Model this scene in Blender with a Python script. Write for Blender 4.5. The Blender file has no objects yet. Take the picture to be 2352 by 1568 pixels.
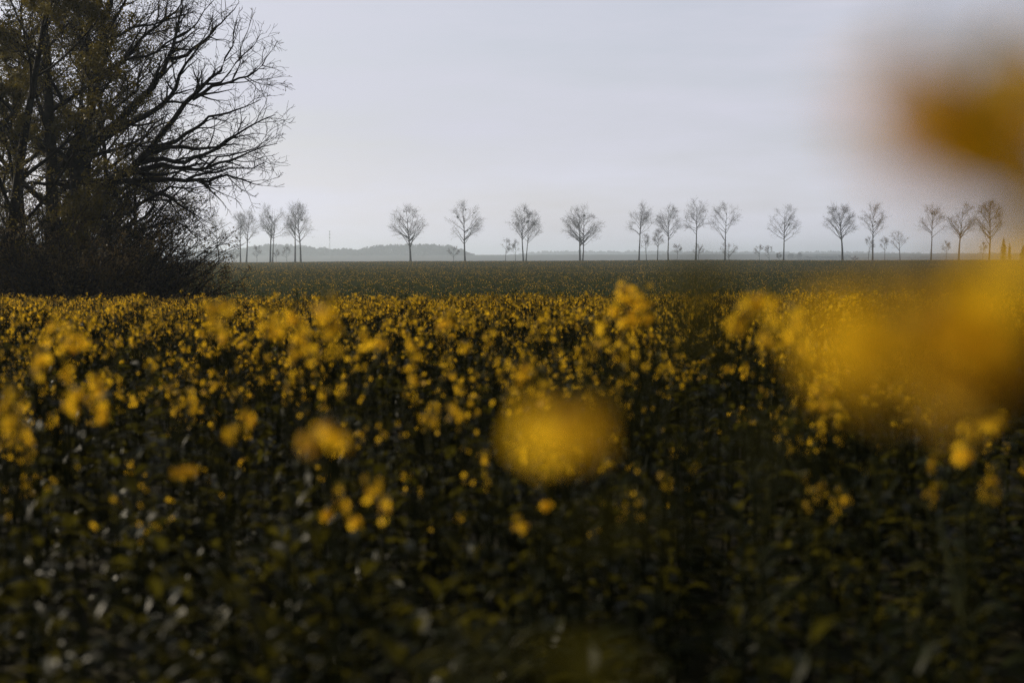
import bpy, math, random
import numpy as np
from mathutils import Vector, Matrix, Euler

PI = math.pi
scn = bpy.context.scene
COL = scn.collection

# ------------------------------------------------------------------ camera
W2, H2 = 2352.0, 1568.0            # picture coordinates used for measuring
F = 50.0 / 36.0 * W2               # focal length in those pixels
CAM = Vector((0, 0, 1.35))
TILT = math.atan((784 - 600) / F)
ROLL = math.radians(-0.15)
cam_d = bpy.data.cameras.new('camera')
cam = bpy.data.objects.new('camera', cam_d)
COL.objects.link(cam)
cam.location = CAM
cam.rotation_euler = (Matrix.Rotation(PI / 2 - TILT, 3, 'X') @ Matrix.Rotation(ROLL, 3, 'Z')).to_euler()
cam_d.lens = 50
cam_d.sensor_width = 36
cam_d.clip_start = 0.02
cam_d.clip_end = 12000
cam_d.dof.use_dof = True
cam_d.dof.focus_distance = 60
cam_d.dof.aperture_fstop = 2.2
cam_d.dof.aperture_blades = 0
scn.camera = cam
_R = cam.rotation_euler.to_matrix()
RX, UP, FW = _R @ Vector((1, 0, 0)), _R @ Vector((0, 1, 0)), _R @ Vector((0, 0, -1))


def at(px, py, d):
    """world point seen at picture position (px, py), d metres ahead"""
    return CAM + (FW + RX * ((px - 1176) / F) + UP * ((784 - py) / F)) * d


# ------------------------------------------------------------------ materials
def new_mat(name):
    m = bpy.data.materials.new(name)
    m.use_nodes = True
    nt = m.node_tree
    nt.nodes.clear()
    return m, nt, nt.nodes.new('ShaderNodeOutputMaterial')


def noise_col(nt, c1, c2, scale, coord='Object', detail=3, lo=0.35, hi=0.65):
    tc = nt.nodes.new('ShaderNodeTexCoord')
    n = nt.nodes.new('ShaderNodeTexNoise')
    n.inputs['Scale'].default_value = scale
    n.inputs['Detail'].default_value = detail
    nt.links.new(tc.outputs[coord], n.inputs['Vector'])
    r = nt.nodes.new('ShaderNodeValToRGB')
    r.color_ramp.elements[0].position = lo
    r.color_ramp.elements[1].position = hi
    r.color_ramp.elements[0].color = (*c1, 1)
    r.color_ramp.elements[1].color = (*c2, 1)
    nt.links.new(n.outputs['Fac'], r.inputs['Fac'])
    return r.outputs['Color'], n


def mat_thin(name, c1, c2, scale, trans=0.4, rough=0.5, spec=0.3, tcol=None):
    """petals and leaves: glossy-coated diffuse with light passing through"""
    m, nt, out = new_mat(name)
    col, _ = noise_col(nt, c1, c2, scale)
    p = nt.nodes.new('ShaderNodeBsdfPrincipled')
    p.inputs['Roughness'].default_value = rough
    p.inputs['Specular IOR Level'].default_value = spec
    nt.links.new(col, p.inputs['Base Color'])
    t = nt.nodes.new('ShaderNodeBsdfTranslucent')
    if tcol:
        t.inputs['Color'].default_value = (*tcol, 1)
    else:
        nt.links.new(col, t.inputs['Color'])
    mx = nt.nodes.new('ShaderNodeMixShader')
    mx.inputs[0].default_value = trans
    nt.links.new(p.outputs[0], mx.inputs[1])
    nt.links.new(t.outputs[0], mx.inputs[2])
    nt.links.new(mx.outputs[0], out.inputs['Surface'])
    return m


def mat_solid(name, c1, c2, scale, rough=0.8, spec=0.2, bump=0.0, coord='Object', lo=0.35, hi=0.65):
    m, nt, out = new_mat(name)
    col, n = noise_col(nt, c1, c2, scale, coord, 5, lo, hi)
    p = nt.nodes.new('ShaderNodeBsdfPrincipled')
    p.inputs['Roughness'].default_value = rough
    p.inputs['Specular IOR Level'].default_value = spec
    nt.links.new(col, p.inputs['Base Color'])
    if bump:
        b = nt.nodes.new('ShaderNodeBump')
        b.inputs['Strength'].default_value = bump
        nt.links.new(n.outputs['Fac'], b.inputs['Height'])
        nt.links.new(b.outputs[0], p.inputs['Normal'])
    nt.links.new(p.outputs[0], out.inputs['Surface'])
    return m


M_PETAL = mat_thin('yellow_petal', (0.76, 0.45, 0.020), (0.88, 0.56, 0.034), 40, 0.64, 0.6, 0.12, (0.90, 0.55, 0.020))
M_BUD = mat_thin('green_bud', (0.16, 0.15, 0.02), (0.28, 0.22, 0.03), 60, 0.2, 0.5, 0.3)
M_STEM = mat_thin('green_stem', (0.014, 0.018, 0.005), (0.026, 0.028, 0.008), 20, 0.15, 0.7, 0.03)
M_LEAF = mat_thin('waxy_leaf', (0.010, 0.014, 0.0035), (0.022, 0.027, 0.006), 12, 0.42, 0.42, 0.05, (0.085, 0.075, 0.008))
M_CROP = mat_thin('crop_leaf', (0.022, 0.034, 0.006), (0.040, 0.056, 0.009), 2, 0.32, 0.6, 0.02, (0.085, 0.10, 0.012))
M_BARK = mat_solid('dark_bark', (0.007, 0.006, 0.0045), (0.018, 0.015, 0.011), 6, 0.9, 0.1, 0.3)
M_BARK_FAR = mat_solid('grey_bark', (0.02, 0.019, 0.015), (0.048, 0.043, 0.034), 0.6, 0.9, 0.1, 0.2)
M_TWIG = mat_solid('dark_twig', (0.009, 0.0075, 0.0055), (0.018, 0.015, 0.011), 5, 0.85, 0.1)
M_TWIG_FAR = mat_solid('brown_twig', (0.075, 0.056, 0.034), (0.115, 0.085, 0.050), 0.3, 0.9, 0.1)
M_GOLD = mat_thin('golden_leaf', (0.060, 0.050, 0.008), (0.135, 0.106, 0.015), 3, 0.5, 0.5, 0.2)
M_BROWN = mat_thin('brown_leaf', (0.07, 0.050, 0.018), (0.13, 0.088, 0.030), 3, 0.4, 0.6, 0.2)
M_MISTLE = mat_solid('mistletoe_green', (0.035, 0.04, 0.02), (0.06, 0.06, 0.03), 2)
M_WOOD = mat_solid('far_wood', (0.045, 0.045, 0.035), (0.08, 0.07, 0.055), 0.03, 1.0, 0.0)
M_CONIF = mat_solid('dark_needles', (0.012, 0.02, 0.012), (0.028, 0.038, 0.02), 0.5, 0.9, 0.1)
M_STEEL = mat_solid('grey_steel', (0.20, 0.20, 0.20), (0.28, 0.28, 0.28), 0.5, 0.5, 0.4)
M_SOIL = mat_solid('field_soil', (0.018, 0.016, 0.010), (0.035, 0.032, 0.016), 0.7, 0.95, 0.05, 0.4)


# ------------------------------------------------------------------ mesh building
class MB:
    def __init__(self):
        self.v, self.f, self.m = [], [], []

    def quad(self, a, b, c, d, mi=0):
        n = len(self.v)
        self.v += [a, b, c, d]
        self.f.append((n, n + 1, n + 2, n + 3))
        self.m.append(mi)

    def tube(self, pts, rad, sides=4, mi=0, cap=False):
        n0 = len(self.v)
        k = len(pts)
        up = Vector((0.31, 0.17, 0.93))
        for i in range(k):
            t = (pts[min(i + 1, k - 1)] - pts[max(i - 1, 0)])
            if t.length < 1e-9:
                t = Vector((0, 0, 1))
            t.normalize()
            if abs(t.dot(up)) > 0.95:
                u = Vector((1, 0.2, 0))
            else:
                u = up
            a = t.cross(u).normalized()
            b = t.cross(a)
            r = rad[i]
            for s in range(sides):
                an = 2 * PI * s / sides
                self.v.append(pts[i] + a * (r * math.cos(an)) + b * (r * math.sin(an)))
        for i in range(k - 1):
            for s in range(sides):
                p, q = n0 + i * sides + s, n0 + i * sides + (s + 1) % sides
                self.f.append((p, q, q + sides, p + sides))
                self.m.append(mi)
        if cap:
            self.f.append(tuple(n0 + (k - 1) * sides + s for s in range(sides)))
            self.m.append(mi)

    def add(self, other, mat=None, mi=None):
        n = len(self.v)
        self.v += [mat @ p for p in other.v] if mat else other.v
        self.f += [tuple(i + n for i in f) for f in other.f]
        self.m += [mi] * len(other.f) if mi is not None else other.m

    def mesh(self, name, mats):
        me = bpy.data.meshes.new(name)
        me.from_pydata([tuple(p) for p in self.v], [], self.f)
        for m in mats:
            me.materials.append(m)
        if len(mats) > 1:
            me.polygons.foreach_set('material_index', self.m)
        me.update()
        return me

    def build(self, name, mats, parent=None, smooth=False):
        if not isinstance(mats, (list, tuple)):
            mats = [mats]
        me = self.mesh(name, mats)
        if smooth:
            me.polygons.foreach_set('use_smooth', [True] * len(me.polygons))
        return link(name, me, parent)


def link(name, me, parent=None):
    o = bpy.data.objects.new(name, me)
    COL.objects.link(o)
    if parent:
        o.parent = parent
    return o


def thing(name, label, cat, loc=(0, 0, 0), group=None, rz=0.0):
    o = bpy.data.objects.new(name, None)
    COL.objects.link(o)
    o.empty_display_size = 0.1
    o.location = loc
    o.rotation_euler = (0, 0, rz)
    o['label'] = label
    o['category'] = cat
    if group:
        o['group'] = group
    return o


def rvec(rng):
    while True:
        v = Vector((rng.uniform(-1, 1), rng.uniform(-1, 1), rng.uniform(-1, 1)))
        if 0.05 < v.length < 1:
            return v.normalized()


# ------------------------------------------------------------------ ground
PROF = [(-400, 0), (0, 0), (6, -0.02), (14, -0.17), (34, -0.64), (40, -0.78), (52, -1.1), (80, -1.85),
        (110, -2.30), (125, -2.18), (160, -2.02), (205, -1.50), (258, -1.42), (300, -0.92), (365, -0.74),
        (420, -0.20), (480, -0.02), (520, 0.27), (560, 0.36), (600, 0.30), (680, -0.2), (900, -0.8),
        (1600, -2.0), (2500, 4.0), (3050, 16.0), (3500, 8.0), (4600, 10.0), (5200, 15.0), (6600, 14.0)]


def ground_z(x, y):
    for i in range(len(PROF) - 1):
        a, b = PROF[i], PROF[i + 1]
        if y <= b[0]:
            t = max(0.0, (y - a[0]) / (b[0] - a[0]))
            z = a[1] + (b[1] - a[1]) * t
            break
    else:
        z = PROF[-1][1]
    if y > 60:
        k = min(1.0, (y - 60) / 80) * (1 if y < 540 else max(0.0, 1 - (y - 540) / 60))
        z += k * (0.24 * math.sin(x * 0.015 + y * 0.013) + 0.10 * math.sin(x * 0.05 - y * 0.041 + 1.3))
    elif y > 10:
        k = min(1.0, (y - 10) / 20) * min(1.0, (60 - y) / 20)
        z += k * 0.05 * math.sin(x * 0.4 + 0.7)
    return z


def build_ground():
    ys = list(np.arange(-300, 0, 50)) + list(np.arange(0, 60, 1.0)) + list(np.arange(60, 620, 6)) + \
        list(np.arange(620, 1500, 80)) + list(np.arange(1500, 6601, 150))
    xp = list(np.arange(0, 40, 1.5)) + list(np.arange(40, 320, 9)) + list(np.arange(320, 4600, 240))
    xs = [-a for a in reversed(xp[1:])] + xp
    mb = MB()
    nx = len(xs)
    for y in ys:
        for x in xs:
            mb.v.append(Vector((x, y, ground_z(x, y))))
    for j in range(len(ys) - 1):
        for i in range(nx - 1):
            a = j * nx + i
            mb.f.append((a, a + 1, a + 1 + nx, a + nx))
            mb.m.append(0)
    o = mb.build('ground', M_SOIL, smooth=True)
    o['kind'] = 'structure'
    o['label'] = 'dark soil of the rolling farm field'
    return o


build_ground()


# ------------------------------------------------------------------ rapeseed plants
def flower(mb, c, n, size, rng):
    """four-petalled flower at c facing n"""
    a = n.cross(Vector((0.3, 0.5, 0.8)))
    if a.length < 0.05:
        a = n.cross(Vector((1, 0, 0)))
    a.normalize()
    b = n.cross(a)
    r0 = rng.uniform(0, PI)
    cup = rng.uniform(0.15, 0.7)
    for k in range(4):
        an = r0 + k * PI / 2 + rng.uniform(-0.12, 0.12)
        d = a * math.cos(an) + b * math.sin(an)
        s = a * -math.sin(an) + b * math.cos(an)
        w = size * 0.46
        mid = c + d * (size * 0.62) + n * (cup * size * 0.45)
        tip = c + d * size + n * (cup * size * 0.55)
        mb.quad(c, mid - s * w, tip, mid + s * w)


def spray_mb(rng, n, rad, fsize):
    """loose early raceme: a few open flowers on short stalks up the tip, buds above"""
    mb = MB()
    L = rng.uniform(0.03, 0.075)
    for i in range(n):
        an = rng.uniform(0, 2 * PI)
        z = -L * rng.random() ** 0.8 + 0.008
        r = rad * rng.uniform(0.35, 1.25)
        c = Vector((math.cos(an) * r, math.sin(an) * r, z + r * 0.4))
        mb.tube([Vector((0, 0, z)), c], [0.0007, 0.0006], 3, 1)
        nn = (Vector((math.cos(an), math.sin(an), 0.6)) + rvec(rng) * 0.6).normalized()
        flower(mb, c, nn, fsize * rng.uniform(0.75, 1.2), rng)
    mb.tube([Vector((0, 0, -L)), Vector((0, 0, 0.006))], [0.0014, 0.0009], 4, 1)
    for i in range(10):
        an = rng.uniform(0, 2 * PI)
        d = Vector((math.cos(an) * 0.5, math.sin(an) * 0.5, 1)).normalized()
        p = Vector((math.cos(an), math.sin(an), 0)) * 0.006 * rng.random() + Vector((0, 0, 0.004))
        mb.tube([p, p + d * 0.006, p + d * 0.012], [0.0012, 0.0026, 0.0006], 4, 1)
    return mb


def head_mb(rng, rad=0.03, nfl=20, tall=0.035, fsize=0.0095, buds=8):
    """raceme: dome of open flowers round a green bud tuft (material 0 petals, 1 buds)"""
    mb = MB()
    for i in range(nfl):
        ga = i * 2.39996 + rng.uniform(-0.3, 0.3)
        t = (i + 0.5) / nfl                       # 0 low ring .. 1 top
        el = -0.15 + 1.25 * t + rng.uniform(-0.15, 0.15)
        n = Vector((math.cos(ga) * math.cos(el), math.sin(ga) * math.cos(el), math.sin(el)))
        c = Vector((n.x * rad * 0.85, n.y * rad * 0.85, n.z * tall * 0.8)) * rng.uniform(0.75, 1.15)
        n = (n + rvec(rng) * 0.45).normalized()
        flower(mb, c, n, fsize * rng.uniform(0.8, 1.2), rng)
    for i in range(buds):
        ga = rng.uniform(0, 2 * PI)
        d = Vector((math.cos(ga) * 0.4, math.sin(ga) * 0.4, 1)).normalized()
        p = Vector((math.cos(ga), math.sin(ga), 0)) * rad * 0.28 * rng.random() + Vector((0, 0, tall * 0.75))
        mb.tube([p, p + d * 0.006, p + d * 0.012], [0.0012, 0.0026, 0.0006], 4, 1)
    return mb


def leaf_blade(mb, p, d, length, width, rng, mi=0, droop=0.5, segs=4):
    side = d.cross(Vector((0, 0, 1)))
    if side.length < 0.05:
        side = Vector((1, 0, 0))
    side.normalize()
    side = (side + Vector((0, 0, rng.uniform(-0.5, 0.5)))).normalized()
    cur = p.copy()
    dd = d.copy()
    n0 = len(mb.v)
    prof = [0.25, 0.75, 1.0, 0.8, 0.45, 0.05] if segs == 5 else [0.25, 0.85, 1.0, 0.62, 0.05]
    for i in range(segs + 1):
        w = width * 0.5 * prof[i] * rng.uniform(0.85, 1.15)
        nn = side.cross(dd).normalized()
        mb.v += [cur - side * w + nn * (w * 0.35), cur.copy(), cur + side * w + nn * (w * 0.35)]
        cur = cur + dd * (length / segs)
        dd = (dd + Vector((0, 0, -droop / segs * 1.6)) + rvec(rng) * 0.08).normalized()
    for i in range(segs):
        a = n0 + i * 3
        mb.f += [(a, a + 1, a + 4, a + 3), (a + 1, a + 2, a + 5, a + 4)]
        mb.m += [mi, mi]


def plant_parts(rng, height, nbr, spread=0.13, head_r=0.021, nfl=10, leafy=1.0, pods=True, buds_only=False, green=0.35):
    """(stem, foliage, [(head, place)])"""
    stem, fol, heads = MB(), MB(), []
    lean = Vector((rng.uniform(-0.08, 0.08), rng.uniform(-0.08, 0.08), 0))
    n = 7
    main = [Vector((0, 0, 0)) + lean * (height * (i / n) ** 1.5) + Vector((rng.uniform(-1, 1), rng.uniform(-1, 1), 0)) * 0.006 +
            Vector((0, 0, height * i / n)) for i in range(n + 1)]
    stem.tube(main, [0.0075 - 0.005 * i / n for i in range(n + 1)], 5)
    tips = [(main[-1], (main[-1] - main[-2]).normalized())]

    def on(t):
        x = t * n
        i = min(int(x), n - 1)
        return main[i].lerp(main[i + 1], x - i)
    for k in range(nbr):
        t = rng.uniform(0.45, 0.86)
        p = on(t)
        an = rng.uniform(0, 2 * PI)
        out = Vector((math.cos(an), math.sin(an), 0))
        L = height * (1 - t) * rng.uniform(0.65, 1.02) + 0.04
        r = spread * rng.uniform(0.5, 1.2) * (1.35 - t)
        pts = [p, p + out * r * 0.55 + Vector((0, 0, L * 0.3)), p + out * r * 0.9 + Vector((0, 0, L * 0.65)),
               p + out * r + Vector((0, 0, L))]
        stem.tube(pts, [0.004, 0.0032, 0.0026, 0.002], 4)
        tips.append((pts[-1], (pts[-1] - pts[-2]).normalized()))
        leaf_blade(fol, p, (out + Vector((0, 0, 0.5))).normalized(), rng.uniform(0.06, 0.13), 0.028, rng, 0, 0.6)
    for p, d in tips:
        if pods:                                   # young pods and spent flower stalks under the head
            for j in range(rng.randint(3, 7)):
                an = rng.uniform(0, 2 * PI)
                q = p - d * rng.uniform(0.03, 0.12)
                o = (Vector((math.cos(an), math.sin(an), 0)) + d * 0.9).normalized()
                stem.tube([q, q + o * 0.02, q + o * rng.uniform(0.035, 0.055)], [0.0007, 0.0014, 0.0006], 3)
        sc = rng.uniform(0.7, 1.15)
        if buds_only or rng.random() < green:
            h = head_mb(rng, 0.016, rng.randint(0, 2), 0.03, 0.008, 20)
        else:
            h = spray_mb(rng, rng.randint(2, 9), head_r * sc, 0.0086)
        mtx = Matrix.Translation(p - d * 0.008) @ (Vector((0, 0, 1)).rotation_difference((d + rvec(rng) * 0.25).normalized())).to_matrix().to_4x4()
        heads.append((h, mtx))
    nl = int(8 * leafy)
    for k in range(nl):
        t = rng.uniform(0.08, 0.7)
        an = rng.uniform(0, 2 * PI)
        d = Vector((math.cos(an), math.sin(an), rng.uniform(0.1, 0.9))).normalized()
        big = 1.0 - t
        leaf_blade(fol, on(t), d, (0.10 + 0.16 * big) * rng.uniform(0.8, 1.2), (0.03 + 0.055 * big) * rng.uniform(0.8, 1.2), rng, 0,
                   rng.uniform(0.4, 1.1), 5)
    return stem, fol, heads


def leafy_parts(rng, height):
    """low rosette-like plant without open flowers"""
    stem, fol = MB(), MB()
    n = 4
    pts = [Vector((rng.uniform(-1, 1) * 0.01, rng.uniform(-1, 1) * 0.01, height * 0.85 * i / n)) for i in range(n + 1)]
    stem.tube(pts, [0.008 - 0.0012 * i for i in range(n + 1)], 5)
    for k in range(34):
        t = (k + 0.5) / 34
        an = k * 2.4 + rng.uniform(-0.6, 0.6)
        d = Vector((math.cos(an), math.sin(an), rng.uniform(-0.1, 0.5) + 0.8 * t)).normalized()
        p = Vector((0, 0, height * 0.88 * (0.12 + 0.88 * t)))
        if k % 3 == 0:                           # side shoot carrying its leaf further out
            q = p + d * rng.uniform(0.05, 0.13)
            stem.tube([p, q], [0.003, 0.002], 3)
            p = q
        leaf_blade(fol, p, d, rng.uniform(0.06, 0.15) * (1.15 - 0.5 * t), rng.uniform(0.025, 0.06) * (1.1 - 0.4 * t), rng, 0,
                   rng.uniform(0.3, 1.4), 5)
    return stem, fol


class Kind:
    """meshes of one plant, shared by its copies"""

    def __init__(self, stem, fol, heads):
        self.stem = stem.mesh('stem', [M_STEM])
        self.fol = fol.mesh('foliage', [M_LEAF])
        self.heads = []
        for h, m in heads:
            me = h.mesh('flower_head', [M_PETAL, M_BUD])
            self.heads.append((me, m))
        self.src = (stem, fol, heads)

    def joined(self):
        mb = MB()
        st, fo, he = self.src
        mb.add(st, None, 0)
        mb.add(fo, None, 1)
        for h, m in he:
            n = len(h.f)
            k = len(mb.m)
            mb.add(h, m)
            mb.m[k:] = [2 + x for x in h.m]
        return mb


PL_MATS = [M_STEM, M_LEAF, M_PETAL, M_BUD]


def place(kind, name, label, cat, loc, group, rz=0.0, scale=1.0):
    t = thing(name, label, cat, loc, group, rz)
    t.scale = (scale, scale, scale)
    link('stem', kind.stem, t)
    link('foliage', kind.fol, t)
    for me, m in kind.heads:
        o = link('flower_head', me, t)
        o.matrix_local = m
    return t


R = random.Random(11)
FLOWERING = [Kind(*plant_parts(R, R.uniform(0.95, 1.08), R.randint(2, 5), 0.15)) for _ in range(9)]
LEAFY = [Kind(*leafy_parts(R, R.uniform(0.5, 0.72)), []) for _ in range(6)]

GROUP_F = 'flowering rapeseed plants in the near field'
GROUP_L = 'low leafy plants between the flowering stalks'


def spread_points(rng, n, y0, y1, mind, dens, pts):
    out = []
    tries = 0
    while len(out) < n and tries < n * 60:
        tries += 1
        y = rng.uniform(y0, y1)
        x = rng.uniform(-1, 1) * (0.40 * y + 0.35)
        if rng.random() > dens(y):
            continue
        if any((x - a) ** 2 + (y - b) ** 2 < mind * mind for a, b in pts):
            continue
        pts.append((x, y))
        out.append((x, y))
    return out


NEAR_END = 6.5
pts = []
zone_names = [(-9, -0.115, 'left'), (-0.115, 0.10, 'middle'), (0.10, 9, 'right')]
fl = spread_points(R, 150, 2.6, NEAR_END, 0.11, lambda y: min(1.0, max(0.05, (y - 2.6) / 3.4)) ** 1.2, pts)
for x, y in fl:
    a = x / y
    side = [z[2] for z in zone_names if z[0] <= a < z[1]][0]
    near = 'nearer blurred' if y < 4.2 else 'half blurred'
    where = {'left': 'in the left third of the field', 'middle': 'in the middle third of the field',
             'right': 'in the right third of the field'}[side]
    place(R.choice(FLOWERING), 'rapeseed_plant',
          f'{near} yellow flowering rapeseed stalk {where}', 'rapeseed plant',
          (x, y, ground_z(x, y)), GROUP_F, R.uniform(0, 6.28), R.choice((R.uniform(0.6, 0.9), R.uniform(0.86, 1.12))))
lf = spread_points(R, 190, 1.6, 6.2, 0.12, lambda y: 1.0, pts)
for x, y in lf:
    a = x / y
    side = [z[2] for z in zone_names if z[0] <= a < z[1]][0]
    place(R.choice(LEAFY), 'leafy_plant',
          f'dark green low leafy plant under the flowers at the {"centre" if side == "middle" else side} foreground', 'leafy plant',
          (x, y, ground_z(x, y)), GROUP_L, R.uniform(0, 6.28), R.uniform(0.85, 1.15))

# --------------------------------------------------------- the rest of the crop: stuff
SRC = bpy.data.collections.new('crop_sources')       # not linked to the scene


def patch_src(name, size, count, rng, kinds):
    mb = MB()
    for i in range(count):
        k = rng.choice(kinds)
        s = rng.uniform(0.72, 1.12)
        m = Matrix.Translation((rng.uniform(-.5, .5) * size, rng.uniform(-.5, .5) * size, 0)) @ \
            Matrix.Rotation(rng.uniform(0, 6.28), 4, 'Z') @ Matrix.Scale(s, 4)
        mb.add(k, m)
    return mb.mesh(name, PL_MATS)


def scatter(name, label, meshes, points):
    """one object that repeats crop patches on points (x, y, z, rot, scale, index)"""
    c = bpy.data.collections.new(name + '_patches')
    for i, me in enumerate(meshes):
        o = bpy.data.objects.new(f'{name}_patch_{i:02d}', me)
        c.objects.link(o)
    me = bpy.data.meshes.new(name)
    me.from_pydata([p[:3] for p in points], [], [])
    for nm, k, ty in (('rot', 3, 'FLOAT'), ('siz', 4, 'FLOAT'), ('idx', 5, 'INT')):
        at_ = me.attributes.new(nm, ty, 'POINT')
        at_.data.foreach_set('value', [p[k] for p in points])
    ob = link(name, me)
    ob['kind'] = 'stuff'
    ob['label'] = label
    ob['category'] = 'crop'
    ng = bpy.data.node_groups.new(name + '_nodes', 'GeometryNodeTree')
    ng.interface.new_socket('Geometry', in_out='INPUT', socket_type='NodeSocketGeometry')
    ng.interface.new_socket('Geometry', in_out='OUTPUT', socket_type='NodeSocketGeometry')
    N = ng.nodes
    gi, go = N.new('NodeGroupInput'), N.new('NodeGroupOutput')
    iop = N.new('GeometryNodeInstanceOnPoints')
    ci = N.new('GeometryNodeCollectionInfo')
    ci.inputs['Collection'].default_value = c
    ci.inputs['Separate Children'].default_value = True
    ci.inputs['Reset Children'].default_value = True
    iop.inputs['Pick Instance'].default_value = True

    def named(nm, ty):
        a = N.new('GeometryNodeInputNamedAttribute')
        a.data_type = ty
        a.inputs['Name'].default_value = nm
        return [s for s in a.outputs if s.name == 'Attribute' and s.enabled][0]
    cx = N.new('ShaderNodeCombineXYZ')
    ng.links.new(named('rot', 'FLOAT'), cx.inputs['Z'])
    sx = N.new('ShaderNodeCombineXYZ')
    sz = named('siz', 'FLOAT')
    sx.inputs['X'].default_value = 1
    sx.inputs['Y'].default_value = 1
    ng.links.new(sz, sx.inputs['Z'])
    ng.links.new(gi.outputs[0], iop.inputs['Points'])
    ng.links.new(ci.outputs[0], iop.inputs['Instance'])
    ng.links.new(named('idx', 'INT'), iop.inputs['Instance Index'])
    ng.links.new(cx.outputs[0], iop.inputs['Rotation'])
    ng.links.new(sx.outputs[0], iop.inputs['Scale'])
    ng.links.new(iop.outputs[0], go.inputs[0])
    md = ob.modifiers.new('repeat', 'NODES')
    md.node_group = ng
    return ob


joined = [k.joined() for k in FLOWERING]
near_patches = [patch_src('near_patch', 1.0, 12, R, joined) for _ in range(7)]
P = []
for j in range(int(NEAR_END), 46):
    y = j + 0.5
    half = 0.40 * y + 2.5
    for i in range(-int(half), int(half) + 1):
        x = i + R.uniform(-0.05, 0.05)
        P.append((x, y, ground_z(x, y), R.randint(0, 3) * PI / 2, R.uniform(0.93, 1.07), R.randint(0, 6)))
scatter('rapeseed_crop', 'dense yellow flowering rapeseed crop up to the brow of the near field', near_patches, P)


def far_patch(rng, size, clumps):
    mb = MB()
    for i in range(clumps):
        x, y = rng.uniform(-.5, .5) * size, rng.uniform(-.5, .5) * size
        hc = rng.uniform(0.55, 1.12)
        flow = rng.random() < 0.31
        for j in range(3):
            b = Vector((x + rng.gauss(0, .09), y + rng.gauss(0, .09), 0))
            t = b + Vector((rng.uniform(-.05, .05), rng.uniform(-.05, .05), hc * rng.uniform(0.85, 1.05)))
            mb.tube([b, t], [0.014, 0.008], 3, 0)
            for k in range(7):
                c = b.lerp(t, rng.uniform(0.35, 0.95))
                d = rvec(rng)
                e = d.cross(rvec(rng)).normalized()
                c = c + Vector((d.x, d.y, 0)) * 0.07
                mb.quad(c - d * 0.09, c + e * 0.04, c + d * 0.09, c - e * 0.04, 1)
            for k in range(rng.randint(1, 2) if flow else 0):
                c = t + Vector((rng.uniform(-.08, .08), rng.uniform(-.08, .08), rng.uniform(-.14, .02)))
                for q in range(4):
                    d = rvec(rng)
                    e = d.cross(rvec(rng)).normalized()
                    cc = c + rvec(rng) * 0.02
                    mb.quad(cc - d * 0.02, cc + e * 0.017, cc + d * 0.02, cc - e * 0.017, 2)
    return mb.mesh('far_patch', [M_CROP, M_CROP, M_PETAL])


far_patches = [far_patch(R, 4.0, 46) for _ in range(6)]
P = []
y = 92.0
while y < 566:
    half = 0.40 * y + 25
    n = int(half / 4)
    for i in range(-n, n + 1):
        x = i * 4 + R.uniform(-.3, .3)
        P.append((x, y, ground_z(x, y), R.randint(0, 3) * PI / 2, R.uniform(0.9, 1.1), R.randint(0, 5)))
    y += 4.0
scatter('far_rapeseed_crop', 'dark green and brown-gold crop on the far slope up to the tree row', far_patches, P)

# ------------------------------------------------------------------ out-of-focus plants right by the lens
def hero(name, label, heads, d, fol=(), cat='rapeseed plant', nfl=15, rad=0.022, seed=1, foot=None, buds=False, fs=0.0105, branch=None):
    """heads: [(px, py, depth, size)]; stems run down to one foot on the ground"""
    rng = random.Random(seed)
    heads = [(x, y, dd * 1.4 if dd >= 1 else dd, s * 0.92 if dd >= 1 else s) for x, y, dd, s in heads]
    hp = [at(x, y, dd) for x, y, dd, s in heads]
    base = foot if foot else Vector((hp[0].x + 0.02, hp[0].y + 0.05, 0))
    base = Vector((base[0], base[1], ground_z(base[0], base[1])))
    t = thing(name, label, cat, base, 'rapeseed plants close to the lens')
    st, fo = MB(), MB()
    fork = branch if branch else base.lerp(sum(hp, Vector()) / len(hp), 0.72)
    th = 0.7 if heads[0][2] > 0.9 else 0.4
    st.tube([base, base.lerp(fork, 0.5) + Vector((0.01, 0, 0)), fork], [0.007, 0.0055, 0.0045 * th], 6)
    th = 0.7 if heads[0][2] > 0.9 else 0.4
    for p in hp:
        mid = fork.lerp(p, 0.55) + Vector((p.x - fork.x, p.y - fork.y, 0)) * (0 if branch else 0.25)
        st.tube([fork, mid, p - Vector((0, 0, 0.004))], [0.004 * th, 0.003 * th, 0.002 * th], 5)
    for (x, y, dd, L, w, an) in fol:
        p = at(x, y, dd)
        dv = Vector((math.cos(an), math.sin(an) * 0.3, 0.35)).normalized()
        leaf_blade(fo, p, dv, L, w, rng, 0, 0.8, 5)
        # stalk from the main stem
        st.tube([base.lerp(fork, 0.8), p], [0.0025, 0.0018], 4)
    inv = Matrix.Translation(-base)
    for mb in (st, fo):
        mb.v = [inv @ p for p in mb.v]
    st.build('stem', M_STEM, t)
    if fo.v:
        fo.build('foliage', M_LEAF, t)
    for p, (x, y, dd, s) in zip(hp, heads):
        if buds:
            h = head_mb(rng, 0.016 * s, 0, 0.025 * s, 0.007, 30)
        else:
            h = head_mb(rng, rad * s, int(nfl * s), 0.03 * s, fs, 2 if dd < 0.6 else 8) if dd < 1.2 or s < 0.55 else spray_mb(rng, int(10 * s) + 2, 0.019 * s, 0.0098)
        o = h.build('flower_head', [M_PETAL, M_BUD], t)
        o.location = p - base
        o.rotation_euler = (rng.uniform(-.3, .3), rng.uniform(-.3, .3), rng.uniform(0, 6))
    return t


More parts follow.
